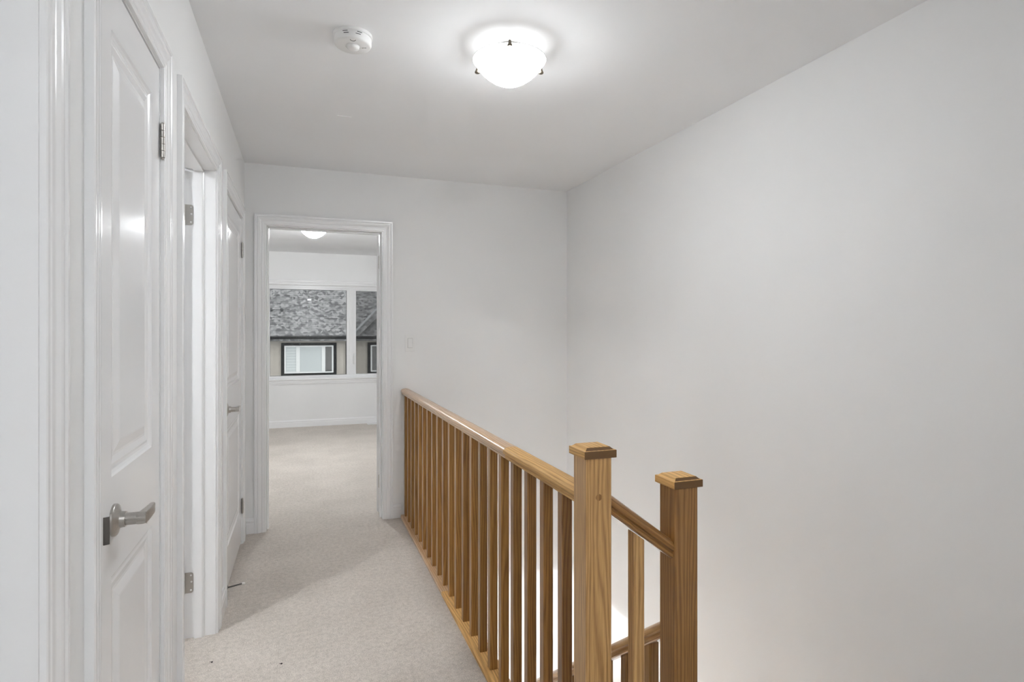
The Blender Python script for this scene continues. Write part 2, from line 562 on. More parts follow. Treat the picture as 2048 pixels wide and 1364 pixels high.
for i, (a, b) in enumerate([(D0[1] + 0.075, DA[0] - 0.075), (DA[1] + 0.075, D2[0] - 0.075), (D2[1] + 0.075, D3[0] - 0.075), (D3[1] + 0.075, YE)]):
    g = bmesh.new(); base_left(g, a, b)
    tag(obj('baseboard_left', g, 'trim'), ['white baseboard stub beside the nearest door frame', 'white baseboard stub between the closet door and the open door',
        'white baseboard stub between the open door and the far closed door', 'white baseboard stub in the far left corner of the hall'][i], 'baseboard', kind='structure')
for x0, x1, lab in [(XL, DE[0] - 0.075, 'short white baseboard left of the bedroom doorway'), (DE[1] + 0.075, 0.662, 'short white baseboard between bedroom doorway and oak balustrade')]:
    g = bmesh.new(); base_x(g, x0, x1, YE, -1)
    tag(obj('baseboard_end', g, 'trim'), lab, 'baseboard', kind='structure')
g = bmesh.new(); base_x(g, -1.15, 2.0, YBW, -1)
tag(obj('baseboard_bedroom', g, 'trim'), 'white baseboard under the bedroom window', 'baseboard', kind='structure')

# ------------------------------------------------------------------ door slab
RINGS = [(0.0, 0.0), (0.004, 0.0035), (0.010, 0.0065), (0.016, 0.0072), (0.022, 0.0060), (0.030, 0.0075), (0.036, 0.0085),
         (0.042, 0.0080), (0.062, 0.0025), (0.066, 0.0022)]

def slab_bm(w, z0, z1, th, stile, panels):
    """door leaf standing in local coords: a along +a (0..w), z, thickness 0..-th (front at t=0)"""
    g = bmesh.new()
    def face(sign, t0):
        def P(a, z, d):
            return g.verts.new((a, t0 - sign * d, z))
        xs = [0, stile, w - stile, w]
        zs = [z0]
        for p0, p1 in panels:
            zs += [p0, p1]
        zs.append(z1)
        for i in range(3):
            for j in range(len(zs) - 1):
                if i == 1 and j % 2 == 1:
                    a0, a1, b0, b1 = xs[1], xs[2], zs[j], zs[j + 1]
                    prev = None
                    for ins, d in RINGS:
                        q = [P(a0 + ins, b0 + ins, d), P(a1 - ins, b0 + ins, d), P(a1 - ins, b1 - ins, d), P(a0 + ins, b1 - ins, d)]
                        if prev:
                            for k in range(4):
                                g.faces.new((prev[k], prev[(k + 1) % 4], q[(k + 1) % 4], q[k]))
                        prev = q
                    g.faces.new(prev)
                else:
                    g.faces.new((P(xs[i], zs[j], 0), P(xs[i + 1], zs[j], 0), P(xs[i + 1], zs[j + 1], 0), P(xs[i], zs[j + 1], 0)))
    face(1, 0.0)
    face(-1, -th)
    # edges
    for q in [[(0, 0, z0), (0, -th, z0), (0, -th, z1), (0, 0, z1)], [(w, 0, z0), (w, -th, z0), (w, -th, z1), (w, 0, z1)],
              [(0, 0, z0), (w, 0, z0), (w, -th, z0), (0, -th, z0)], [(0, 0, z1), (w, 0, z1), (w, -th, z1), (0, -th, z1)]]:
        g.faces.new([g.verts.new(p) for p in q])
    bmesh.ops.remove_doubles(g, verts=g.verts[:], dist=1e-6)
    bmesh.ops.recalc_face_normals(g, faces=g.faces[:])
    return g

# map from slab coords (a, t, z) to world for each hanging
def to_left_closed(y0, front):
    # a -> +Y, t(front normal) -> +X
    return Matrix(((0, 1, 0, front), (1, 0, 0, y0), (0, 0, 1, 0), (0, 0, 0, 1)))

PAN = [(0.225, 0.835), (1.035, 1.935)]

def hinge(parent, mat4, zc, open_leaf=False):
    """butt hinge: local x along the barrel offset; built at origin with barrel on z"""
    hh = 0.045
    g = bmesh.new()
    for k in range(5):
        z0 = zc - hh + k * 0.018
        tube(g, (0, 0, z0 + 0.0006), (0, 0, z0 + 0.0174), 0.0064, n=14)
    tube(g, (0, 0, zc + hh), (0, 0, zc + hh + 0.004), 0.0045, 0.003, n=12)
    tube(g, (0, 0, zc - hh - 0.004), (0, 0, zc - hh), 0.003, 0.0045, n=12)
    xform(g, mat4)
    h = obj('hinge', g, 'nickel', parent)
    return h

def lever(parent, y, z, front, arm=1.0):
    """lever set on the +X face of a leaf in the left wall; arm runs towards +Y"""
    g = bmesh.new()
    disc_x(g, [(0.0, front), (0.0325, front), (0.0325, front + 0.0045), (0.0305, front + 0.007), (0.0200, front + 0.010), (0.0165, front + 0.013), (0.0155, front + 0.022), (0.0, front + 0.022)], y, z)
    h = obj('lever_handle', g, 'nickel', parent)
    h['label'] = 'satin nickel lever handle'
    g = bmesh.new()
    disc_x(g, [(0.0, front + 0.02), (0.0124, front + 0.02), (0.0124, front + 0.050), (0.0124, front + 0.059), (0.0, front + 0.060)], y, z, n=20)
    obj('neck', g, 'nickel', h)
    # arm: starts at the neck end, flattens and tapers away from the latch
    g = bmesh.new()
    secs = []
    for s, xo, hw, hh in [(-0.0115, 0.050, 0.0085, 0.0105), (-0.004, 0.050, 0.0095, 0.0122), (0.012, 0.052, 0.0085, 0.0124), (0.04, 0.0535, 0.0068, 0.0118), (0.070, 0.054, 0.0054, 0.0112), (0.073, 0.054, 0.0048, 0.0106)]:
        ring = []
        for k in range(12):
            t = 2 * math.pi * k / 12
            cx_, cz_ = math.cos(t), math.sin(t)
            e = 0.38
            px = math.copysign(abs(cx_) ** e, cx_) * hw
            pz = math.copysign(abs(cz_) ** e, cz_) * hh
            ring.append(g.verts.new((front + xo + px, y + s * arm, z + pz)))
        secs.append(ring)
    for a, b in zip(secs[:-1], secs[1:]):
        for k in range(12):
            f = g.faces.new((a[k], a[(k + 1) % 12], b[(k + 1) % 12], b[k])); f.smooth = True
    g.faces.new(secs[0]); g.faces.new(secs[-1])
    obj('arm', g, 'nickel', h)
    return h

def frame_parts(root, a0, a1, put, depth_map, inswing, both=None):
    """jamb boards, stops and hall-side casings. depth_map(a, d, z): d = distance behind the hall face"""
    def bx(n, aa, ab, d0, d1, z0, z1, mat='trim'):
        p, q = depth_map(aa, d0, z0), depth_map(ab, d1, z1)
        lo = [min(u, v) for u, v in zip(p, q)]; hi = [max(u, v) for u, v in zip(p, q)]
        return obj(n, B(lo[0], hi[0], lo[1], hi[1], lo[2], hi[2]), mat, root)
    T = 0.12
    bx('jamb', a0 - JB, a0, 0, T, 0, HD + JB)
    bx('jamb', a1, a1 + JB, 0, T, 0, HD + JB)
    bx('jamb_head', a0, a1, 0, T, HD, HD + JB)
    s0, s1 = (0.045, 0.083) if inswing else (0.041, 0.079)
    # stops with a stepped bead on the hall edge
    for aa, sg in ((a0, 1), (a1, -1)):
        pts = [(0, s0), (0.004, s0), (0.006, s0 + 0.003), (0.009, s0 + 0.005), (0.011, s0 + 0.009), (0.011, s1), (0, s1)]
        g = bmesh.new()
        lo = [g.verts.new(depth_map(aa + sg * p, d, 0)) for p, d in pts]
        hi = [g.verts.new(depth_map(aa + sg * p, d, HD)) for p, d in pts]
        g.faces.new(lo); g.faces.new(hi)
        for i in range(len(pts)):
            j = (i + 1) % len(pts)
            g.faces.new((lo[i], lo[j], hi[j], hi[i]))
        obj('door_stop', g, 'trim', root)
    bx('door_stop', a0 + 0.011, a1 - 0.011, s0, s1, HD - 0.011, HD)
    for sd in ('low', 'high', 'head'):
        obj('casing', casing_bm(sd, a0, a1, HD, put), 'trim', root)
    if both:
        for sd in ('low', 'high', 'head'):
            obj('casing', casing_bm(sd, a0, a1, HD, both), 'trim', root)

def dm_left(a, d, z):
    return (XL - d, a, z)

def dm_end(a, d, z):
    return (a, YE + d, z)

GAP = 0.003
# ---- door_1: nearest door, closed, opens into its room: its far jamb fills the left edge of the photo
r = thing('door_1', (XL, (D0[0] + D0[1]) / 2, 0), 'nearest white door frame, cut off at the left edge', 'door', kind='structure')
frame_parts(r, D0[0], D0[1], put_left, dm_left, True)
g = slab_bm(D0[1] - D0[0] - 2 * GAP, 0.012, HD - 0.004, 0.035, 0.115, PAN)
xform(g, to_left_closed(D0[0] + GAP, XL - 0.0845))
obj('slab', g, 'doorpaint', r)

# ---- door_2: narrow closet door, closed, lever at its near edge
r = thing('door_2', (XL, (DA[0] + DA[1]) / 2, 0), 'narrow white closet door, closed, with the large lever handle in front', 'door', kind='structure')
frame_parts(r, DA[0], DA[1], put_left, dm_left, False)
g = slab_bm(DA[1] - DA[0] - 2 * GAP, 0.014, HD - 0.004, 0.035, 0.083, PAN)
xform(g, to_left_closed(DA[0] + GAP, XL - 0.002))
sl = obj('slab', g, 'doorpaint', r)
lever(sl, 1.383, 0.945, XL - 0.002)
for zc in (1.84, 0.24):
    hinge(sl, Matrix.Translation((XL + 0.0055, DA[1] - 0.002, 0)), zc)
# strike lip curling out of the jamb
g = bmesh.new()
pts = [(XL + 0.0015, DA[0] + 0.0006), (XL + 0.002, DA[0] + 0.0006), (XL + 0.010, DA[0] + 0.002), (XL + 0.0165, DA[0] + 0.006), (XL + 0.0158, DA[0] + 0.0072), (XL + 0.0095, DA[0] + 0.0035), (XL + 0.002, DA[0] + 0.0022), (XL + 0.0015, DA[0] + 0.0022)]
prism(g, pts, 0.926, 0.978, 'z')
obj('strike_plate', g, 'darknickel', r)

# ---- door_3: second doorway, its leaf swung into the lit side room
r = thing('door_3', (XL, (D2[0] + D2[1]) / 2, 0), 'open white door frame with hinge leaves showing on its far jamb', 'door', kind='structure')
frame_parts(r, D2[0], D2[1], put_left, dm_left, True, put_side_back)
w = D2[1] - D2[0] - 2 * GAP
g = slab_bm(w, 0.012, HD - 0.004, 0.035, 0.115, PAN)
# leaf opened 97 degrees about the far jamb: a runs from the hinge towards -X
ang = R(97)
pin = Vector((XLB - 0.004, D2[1] - 0.001, 0))
# closed placement: hinge edge at pin, leaf along -Y, front face (+X) at XL-0.085
m0 = Matrix(((0, 1, 0, 0.039), (-1, 0, 0, -0.002), (0, 0, 1, 0), (0, 0, 0, 1)))
xform(g, Matrix.Translation(pin) @ Matrix.Rotation(-ang, 4, 'Z') @ m0)
sl = obj('slab', g, 'doorpaint', r)
for zc in (1.835, 0.24):
    h = hinge(r, Matrix.Translation((pin.x, pin.y - 0.004, 0)), zc)
    # leaf let into the jamb, rounded corners
    g = bmesh.new()
    rr = 0.008; x0, x1 = XLB, XLB + 0.033
    poly = [(x0, zc - 0.044), (x1 - rr, zc - 0.044), (x1 - rr * 0.3, zc - 0.044 + rr * 0.3), (x1, zc - 0.044 + rr), (x1, zc + 0.044 - rr), (x1 - rr * 0.3, zc + 0.044 - rr * 0.3), (x1 - rr, zc + 0.044), (x0, zc + 0.044)]
    prism(g, poly, D2[1] - 0.0022, D2[1] + 0.001, 'y')
    lf = obj('hinge_leaf', g, 'nickel', h)
    for (dx, dz) in ((0.024, 0.032), (0.024, -0.032), (0.026, 0.004)):
        g = bmesh.new()
        tube(g, (x0 + dx, D2[1] - 0.0034, zc + dz), (x0 + dx, D2[1] - 0.002, zc + dz), 0.0030, 0.0042, n=10)
        obj('screw', g, 'plastic', h)

# ---- door_4: far closed door on the left wall
r = thing('door_4', (XL, (D3[0] + D3[1]) / 2, 0), 'farther closed white panel door on the left wall, with a rod door stop', 'door', kind='structure')
frame_parts(r, D3[0], D3[1], put_left, dm_left, False)
g = slab_bm(D3[1] - D3[0] - 2 * GAP, 0.020, HD - 0.004, 0.035, 0.112, PAN)
xform(g, to_left_closed(D3[0] + GAP, XL - 0.002))
sl = obj('slab', g, 'doorpaint', r)
lever(sl, D3[0] + 0.070, 0.935, XL - 0.002)
for zc in (1.84, 0.24):
    hinge(sl, Matrix.Translation((XL + 0.0055, D3[1] - 0.002, 0)), zc)
g = bmesh.new()
tube(g, (XL - 0.002, 3.245, 0.036), (XL + 0.004, 3.245, 0.036), 0.011, 0.009)
tube(g, (XL + 0.004, 3.245, 0.036), (XL + 0.070, 3.249, 0.044), 0.0042, 0.0036, n=10)
ds = obj('rod_door_stop', g, 'darknickel', sl)
ds['label'] = 'dark rod door stop with a white rubber tip'
g = bmesh.new()
tube(g, (XL + 0.069, 3.249, 0.044), (XL + 0.083, 3.25, 0.0455), 0.0068, 0.0055, n=12)
obj('rubber_tip', g, 'rubber', ds)

# ---- door_5: bedroom doorway in the end wall, leaf swung right back into the bedroom
r = thing('door_5', ((DE[0] + DE[1]) / 2, YE, 0), 'open white doorway into the bedroom at the end of the hall', 'door', kind='structure')
frame_parts(r, DE[0], DE[1], put_end, dm_end, True, put_end_back)
w = DE[1] - DE[0] - 2 * GAP
g = slab_bm(w, 0.012, HD - 0.004, 0.035, 0.115, PAN)
pin = Vector((DE[1] - 0.001, YEB + 0.004, 0))
# closed: leaf from the pin along -X, its hall face towards -Y
m0 = Matrix(((-1, 0, 0, -0.002), (0, -1, 0, -0.039), (0, 0, 1, 0), (0, 0, 0, 1)))
xform(g, Matrix.Translation(pin) @ Matrix.Rotation(-R(150), 4, 'Z') @ m0)
obj('slab', g, 'doorpaint', r)
for zc in (1.835, 0.24):
    h = hinge(r, Matrix.Translation((pin.x - 0.004, pin.y + 0.003, 0)), zc)
    g = bmesh.new()
    box(g, DE[1] - 0.0022, DE[1] + 0.001, YEB - 0.033, YEB, zc - 0.044, zc + 0.044)
    obj('hinge_leaf', g, 'darknickel', h)

# ------------------------------------------------------------------ bedroom window
r = thing('window_1', ((WX0 + WX1) / 2, YBW, WZ0), 'wide white bedroom window seen through the doorway', 'window', kind='structure')
def ringbox(name, x0, x1, z0, z1, t, y0, y1, mat, parent, tb=None):
    tb = t if tb is None else tb
    bm = bmesh.new()
    box(bm, x0, x0 + t, y0, y1, z0, z1)
    box(bm, x1 - t, x1, y0, y1, z0, z1)
    box(bm, x0 + t, x1 - t, y0, y1, z0, z0 + tb)
    box(bm, x0 + t, x1 - t, y0, y1, z1 - tb, z1)
    return obj(name, bm, mat, parent)
def put_win(a, z, t):
    return (a, YBW - t, z)
for sd in ('low', 'high', 'head'):
    obj('casing', casing_bm(sd, WX0, WX1, WZ1 + 0.0, put_win, z0=WZ0), 'trim', r)
bm = bmesh.new()
box(bm, WX0 - 0.09, WX1 + 0.09, YBW - 0.030, YBW + 0.05, WZ0, WZ0 + 0.020, bev=0.004)
obj('stool', bm, 'trim', r)
bm = bmesh.new()
prism(bm, [(YBW, 0), (YBW - 0.010, 0.0), (YBW - 0.012, 0.02), (YBW - 0.015, 0.028), (YBW - 0.015, 0.050), (YBW - 0.018, 0.056), (YBW, 0.056)], WX0 - 0.075, WX1 + 0.075, 'x')
bmesh.ops.translate(bm, vec=(0, 0, WZ0 - 0.056), verts=bm.verts[:])
obj('apron', bm, 'trim', r)
# outer frame and the mullion
ringbox('frame', WX0, WX1, WZ0 + 0.018, WZ1, 0.034, YBW + 0.03, YBW + 0.12, 'vinyl', r)
bm = B(0.640, 0.682, YBW + 0.034, YBW + 0.115, WZ0 + 0.03, WZ1 - 0.02)
obj('mullion', bm, 'vinyl', r)
G0 = (-0.427, 0.580, 0.712, 1.928)
s = ringbox('fixed_sash', -0.466, 0.640, WZ0 + 0.034, WZ1 - 0.034, 0.040, YBW + 0.045, YBW + 0.105, 'vinyl', r, 0.024)
gl = B(-0.430, 0.602, YBW + 0.070, YBW + 0.076, 0.700, 1.930)
obj('pane', gl, 'glass', s)
g = bmesh.new()
for x0, x1, z0, z1 in ((-0.428, -0.423, 0.712, 1.930), (0.595, 0.600, 0.712, 1.930), (-0.428, 0.600, 0.712, 0.717), (-0.428, 0.600, 1.925, 1.930)):
    box(g, x0, x1, YBW + 0.062, YBW + 0.080, z0, z1)
obj('glazing_spacer', g, 'darkslot', s)
s = ringbox('casement_sash', 0.682, WX1 - 0.034, WZ0 + 0.034, WZ1 - 0.034, 0.048, YBW + 0.050, YBW + 0.105, 'vinyl', r, 0.028)
obj('pane', B(0.725, WX1 - 0.08, YBW + 0.078, YBW + 0.084, 0.712, 1.926), 'glass', s)
obj('insect_screen', B(0.725, WX1 - 0.08, YBW + 0.060, YBW + 0.061, 0.712, 1.926), 'screen', s)
g = bmesh.new()
box(g, 0.690, 0.712, YBW + 0.036, YBW + 0.052, 0.86, 0.98, bev=0.003)
tube(g, (0.701, YBW + 0.040, 0.96), (0.701, YBW + 0.020, 1.02), 0.006, n=10)
obj('sash_lock', g, 'plastic', r)

# ------------------------------------------------------------------ balustrade of oak
RAILP = [(-0.0215, 0.0), (-0.0250, 0.003), (-0.0255, 0.009), (-0.0235, 0.012), (-0.0240, 0.015), (-0.0305, 0.0190), (-0.0325, 0.0245), (-0.0310, 0.0310), (-0.0250, 0.0370),
         (-0.0140, 0.0408), (0.0, 0.0420)]
RAILP = RAILP + [(-x, z) for x, z in reversed(RAILP[:-1])]

def stick(name, poly, length, mat, parent, loc, rot=None, shear=None, ends=None, smooth=False):
    """prism along local Z with `poly` in local XY, placed under parent (world loc)"""
    g = bmesh.new()
    e0, e1 = ends if ends else (lambda x, y: 0.0, lambda x, y: 0.0)
    lo = [g.verts.new((x, y_, e0(x, y_))) for x, y_ in poly]
    hi = [g.verts.new((x, y_, length + e1(x, y_))) for x, y_ in poly]
    n = len(poly)
    g.faces.new(lo); g.faces.new(hi)
    for i in range(n):
        f = g.faces.new((lo[i], lo[(i + 1) % n], hi[(i + 1) % n], hi[i])); f.smooth = smooth
    bmesh.ops.recalc_face_normals(g, faces=g.faces[:])
    me = mesh_from(g, name, mat)
    o = bpy.data.objects.new(name, me)
    COL.objects.link(o)
    if parent is not None:
        o.parent = parent
    o.location = Vector(loc) - (wloc(parent) if parent is not None else Vector((0, 0, 0)))
    if rot is not None:
        o.rotation_euler = rot
    return o

def sq(h, b=0.0025):
    return [(-h + b, -h), (h - b, -h), (h, -h + b), (h, h - b), (h - b, h), (-h + b, h), (-h, h - b), (-h, -h + b)]

# frame with local Z -> world -Y... (length from far to near), local X -> world X, local Y -> world Z
ROT_Y = Matrix(((1, 0, 0), (0, 0, -1), (0, 1, 0))).to_euler()   # local z -> -Y ; local y -> +Z

bal = thing('balustrade', (RAILX, 2.75, 0), 'long oak guard railing along the hallway edge, ending in a square newel post', 'railing')
random.seed(4)
# base rail in two lengths
SH0 = 2.872
SHOE = [(-0.036, 0.0), (0.040, 0.0), (0.040, 0.016), (0.038, 0.018), (-0.033, 0.018), (-0.036, 0.014)]
stick('base_rail', SHOE, YE - SH0, 'oakpink', bal, (RAILX, YE, 0), ROT_Y)
stick('base_rail', SHOE, SH0 - 1.355, 'oaklight', bal, (RAILX, SH0, 0), ROT_Y)
# handrail in two lengths, butted
RZ = 0.880
JN = 1.930
stick('handrail', RAILP, YE - 0.001 - JN, 'oakpink', bal, (RAILX, YE - 0.001, RZ), ROT_Y, smooth=True)
stick('handrail', RAILP, JN - 0.0012 - 1.350, 'oaklight', bal, (RAILX, JN - 0.0012, RZ), ROT_Y, smooth=True)
# balusters: one mesh per wood tone, copied
BH = 0.0160
protos = {}
for mt in ('oakbaluster', 'oakdark'):
    g = bmesh.new()
    prism(g, sq(BH), 0, RZ + 0.004 - 0.018, 'z')
    protos[mt] = mesh_from(g, 'baluster', mt)
for i in range(21):
    o = bpy.data.objects.new('baluster', protos['oakdark' if i in (0, 1, 2, 8, 11, 14) else 'oakbaluster'])
    COL.objects.link(o)
    o.parent = bal
    yy = 1.476 + BH + i * 0.1325
    o.location = (RAILX - bal.location.x + 0.003, yy - bal.location.y, 0.018)
    if i % 2:
        o.rotation_euler = (0, 0, math.pi)

NW = 0.0360
def newel(parent, cx_, cy_, z0, ztop, mat, capmat):
    p = stick('newel_post', sq(NW, 0.003), ztop - z0, mat, parent, (cx_, cy_, z0))
    g = bmesh.new()
    prof = [(NW - 0.004, 0.0), (NW + 0.0078, 0.0), (NW + 0.0085, 0.0008), (NW + 0.0085, 0.0185), (NW + 0.0078, 0.0193), (NW + 0.0030, 0.0198), (NW + 0.0024, 0.0205), (NW - 0.0040, 0.0262), (NW - 0.0052, 0.0268), (0.0, 0.0286)]
    prev = None
    for h, z in prof:
        if h == 0.0:
            q = [g.verts.new((0, 0, z))]
        else:
            q = [g.verts.new((sx * h, sy * h, z)) for sx, sy in ((-1, -1), (1, -1), (1, 1), (-1, 1))]
        if prev is None:
            g.faces.new(q)
        elif len(q) == 1:
            for k in range(4):
                g.faces.new((prev[k], prev[(k + 1) % 4], q[0]))
        else:
            for k in range(4):
                g.faces.new((prev[k], prev[(k + 1) % 4], q[(k + 1) % 4], q[k]))
        prev = q
    bmesh.ops.recalc_face_normals(g, faces=g.faces[:])
    g.faces.index_update()
    # grain of the cap lies flat: local Z runs along world Y
    ends_ = [f.index for f in g.faces if (f.normal_update() or abs(f.normal.y) > 0.6)]
    rot = Matrix.Rotation(R(90), 4, 'X')
    bmesh.ops.transform(g, matrix=rot.inverted(), verts=g.verts[:])
    me = mesh_from(g, 'cap', capmat)
    me.materials.append(M['oakend'])
    for k in ends_:
        me.polygons[k].material_index = 1
    c = bpy.data.objects.new('cap', me)
    COL.objects.link(c)
    c.parent = p
    c.location = (0, 0, ztop - 0.001 - z0)
    c.rotation_euler = (R(90), 0, 0)
    return p

N1 = (RAILX, 1.321)
n1 = newel(bal, N1[0], N1[1], -0.35, 1.014, 'oak', 'oaklight')
g = bmesh.new()
tube(g, (0.694, N1[1] - NW - 0.0006, 0.915), (0.694, N1[1] - NW + 0.003, 0.915), 0.0085, n=18)
obj('dowel_plug', g, 'oakdark', n1)

# short raking section, second newel and the rail of the flight below
N2 = (0.9555, 1.321)
rb = thing('stair_balustrade', (N2[0], N2[1], -0.6), 'lower oak stair railing with a second square newel post below the first', 'railing')
n2 = newel(rb, N2[0], N2[1], -0.75, 0.917, 'oakdark', 'oaklight')
sl_ = 0.742
an = math.atan(sl_)
# local z along (+cos, 0, -sin); local y along (+sin, 0, +cos); local x = y cross z
def rot_from(zv, yv):
    zv = Vector(zv).normalized(); yv = Vector(yv).normalized(); xv = yv.cross(zv)
    return Matrix((xv, yv, zv)).transposed().to_euler()
x0r, x1r = N1[0] + NW + 0.0003, N2[0] - NW + 0.002
zt = 0.901 - sl_ * (x0r - 0.756)
L = (x1r - x0r) / math.cos(an)
# plumb cuts at both newels
cut = lambda x, y_: (y_ - 0.042) * math.tan(an)
stick('handrail', RAILP, L, 'oakdark', rb, (x0r - 0.042 * math.sin(an), N1[1], zt - 0.042 * math.cos(an)), rot_from((math.cos(an), 0, -math.sin(an)), (math.sin(an), 0, math.cos(an))),
      ends=(lambda x, y_: -(y_ - 0.042) * math.tan(an), lambda x, y_: -(y_ - 0.042) * math.tan(an)), smooth=True)
zb = 0.901 - sl_ * (0.822 - 0.756) - 0.042 / math.cos(an)
stick('baluster', sq(BH), zb + 0.75 - 0.004, 'oak', rb, (0.8235, N1[1], -0.75), ends=(lambda x, y_: 0.0, lambda x, y_: -x * sl_))
# flight rail going down towards +Y
sl2 = 0.7385
an2 = math.atan(sl2)
y0r, y1r = N2[1] + NW - 0.002, 3.90
zt = 0.496 - sl2 * (y0r - 1.417)
L = (y1r - y0r) / math.cos(an2)
stick('handrail', RAILP, L, 'oak', rb, (N2[0], y0r - 0.042 * math.sin(an2), zt - 0.042 * math.cos(an2)), rot_from((0, math.cos(an2), -math.sin(an2)), (0, math.sin(an2), math.cos(an2))),
      ends=(lambda x, y_: -(y_ - 0.042) * math.tan(an2), lambda x, y_: 0.0), smooth=True)
for k in range(19):
    yc = 1.451 + 0.1315 * k
    ztop = 0.496 - sl2 * (yc - 1.417) - 0.042 / math.cos(an2) + 0.002
    zfl = -0.57 - sl2 * (yc - 1.35)
    stick('baluster', sq(BH), ztop - zfl, 'oakdark' if k % 3 else 'oak', rb, (N2[0], yc, zfl), ends=(lambda x, y_: 0.0, lambda x, y_: -y_ * sl2))

# ------------------------------------------------------------------ stairs (below the frame)
st = thing('staircase', (1.4, 2.3, LOW), 'carpeted stair flight descending behind the oak railing', 'stairs', kind='structure')
bm = bmesh.new(); prism(bm, [(0.735, 0.30), (XR, 0.30), (0.9555, 1.30), (0.735, 1.30)], -0.42, -0.19, 'z'); obj('winder', bm, 'carpet', st)
bm = bmesh.new(); prism(bm, [(XR, 0.30), (XR, 1.30), (0.9555, 1.30)], -0.61, -0.38, 'z'); obj('winder', bm, 'carpet', st)
for k in range(11):
    z = -0.57 - 0.19 * k
    y0 = 1.30 + 0.255 * k
    obj('tread', B(0.925, XR, y0, y0 + 0.28, z - 0.21, z), 'carpet', st)

# ------------------------------------------------------------------ ceiling lamps
def lamp(loc, label, key, up, clip0=-100.0, group='ceiling bowl lamps', n=14):
    t = thing('ceiling_light', loc, label, 'ceiling light', group)
    x, y, z = loc
    bm = bmesh.new(); lathe(bm, [(0, z), (0.040, z), (0.040, z - 0.006), (0.036, z - 0.009), (0, z - 0.009)], x, y, 40); obj('ceiling_pan', bm, 'nickel', t)
    rim = z - 0.055
    out = [(0.1420, -0.0012), (0.1404, -0.0045), (0.1360, -0.009), (0.1280, -0.020), (0.1120, -0.041), (0.0920, -0.060), (0.0680, -0.077), (0.0440, -0.089), (0.0200, -0.0955), (0.0, -0.097)]
    inn = [(0.0, -0.093), (0.0200, -0.0915), (0.0430, -0.085), (0.0660, -0.073), (0.0890, -0.056), (0.1090, -0.037), (0.1245, -0.016), (0.1325, -0.006), (0.1405, -0.0006)]
    bm = bmesh.new(); lathe(bm, [(r_, rim + zz) for r_, zz in out], x, y, n)
    bw = obj('glass_bowl', bm, 'bowl_' + key, t)
    bm = bmesh.new(); lathe(bm, [(r_, rim + zz) for r_, zz in inn], x, y, n)
    obj('bowl_lining', bm, 'frost', bw)
    bw['label'] = 'frosted white glass bowl, lit'
    bm = bmesh.new(); lathe(bm, [(0.1402, rim + 0.0010), (0.1424, rim + 0.0010), (0.1428, rim - 0.0002), (0.1424, rim - 0.0014), (0.1402, rim - 0.0014)], x, y, max(n, 24))
    obj('rim', bm, 'rimglass', bw)
    for k in range(3):
        a = R(clip0 + 120 * k)
        c, s_ = math.cos(a), math.sin(a)
        bm = bmesh.new()
        tube(bm, (x + 0.036 * c, y + 0.036 * s_, z - 0.006), (x + 0.146 * c, y + 0.146 * s_, rim + 0.004), 0.0022, n=8)
        tube(bm, (x + 0.146 * c, y + 0.146 * s_, rim + 0.006), (x + 0.1455 * c, y + 0.1455 * s_, rim - 0.004), 0.003, 0.0035, n=10)
        ck = obj('clip_arm', bm, 'bronze', t)
        bm = bmesh.new()
        px, py = x + 0.1475 * c, y + 0.1475 * s_
        lathe(bm, [(0.0, rim + 0.004), (0.0045, rim + 0.004), (0.0056, rim - 0.003), (0.0092, rim - 0.011), (0.0108, rim - 0.015), (0.0085, rim - 0.0185), (0.0, rim - 0.0195)], px, py, 14)
        obj('knob', bm, 'bronze', ck)
    for dx in ((0.0,) if up else ()):
        ld = bpy.data.lights.new('bulb', 'POINT')
        ld.energy = up
        ld.color = (0.96, 0.98, 1.0)
        ld.shadow_soft_size = 0.012
        lo = bpy.data.objects.new('bulb', ld)
        COL.objects.link(lo)
        lo.parent = t
        lo.location = (dx, 0, -0.028)
    return t
lamp((0.758, 2.128, HC), 'lit white glass bowl lamp on the hallway ceiling', 'hall', HALL[1], clip0=-109.0, n=40)
lamp((0.107, 6.28, HC), 'lit bowl lamp on the bedroom ceiling, seen through the doorway', 'bedroom', BEDROOM[1], clip0=-60, n=24)
lamp((-1.45, 1.85, HC), 'bowl lamp on the side room ceiling, out of view behind the wall', 'side', SIDE[1], clip0=-60)
lamp((0.20, -1.10, HC), 'added unseen bowl lamp behind the camera, fill light for the hallway', 'behind', FILL_BEHIND[1], clip0=-60)  # added out of view to fill the hall from the camera side
lamp((-0.35, 2.6, -0.30), 'added unseen bowl lamp on the storey below, brightening the stairwell and hall ceiling', 'below', FILL_BELOW[1], clip0=-60)  # added out of view to brighten the stairwell and lift the hall ceiling

# ------------------------------------------------------------------ smoke detector
sx, sy = 0.178, 2.250
t = thing('smoke_detector', (sx, sy, HC), 'round white smoke detector on the ceiling with a clear lens', 'smoke detector')
bm = bmesh.new(); lathe(bm, [(0, HC), (0.071, HC), (0.071, HC - 0.009), (0.069, HC - 0.011), (0.066, HC - 0.011), (0.066, HC - 0.014), (0, HC - 0.014)], sx, sy, 48); obj('base', bm, 'plastic', t)
bm = bmesh.new(); lathe(bm, [(0, HC - 0.012), (0.0675, HC - 0.012), (0.0675, HC - 0.034), (0.065, HC - 0.039), (0.060, HC - 0.042), (0.0275, HC - 0.0425), (0.0265, HC - 0.0405), (0.0, HC - 0.0405)], sx, sy, 48)
bd = obj('body', bm, 'plastic', t)
bm = bmesh.new(); lathe(bm, [(0.0245, HC - 0.0405), (0.0240, HC - 0.046), (0.020, HC - 0.051), (0.012, HC - 0.0545), (0.0, HC - 0.0555)], sx, sy, 32)
obj('lens', bm, 'plastic', bd)
va = math.atan2(-sy, -sx)       # towards the hall
def on_rim(a, r_):
    return (sx + r_ * math.cos(a), sy + r_ * math.sin(a))
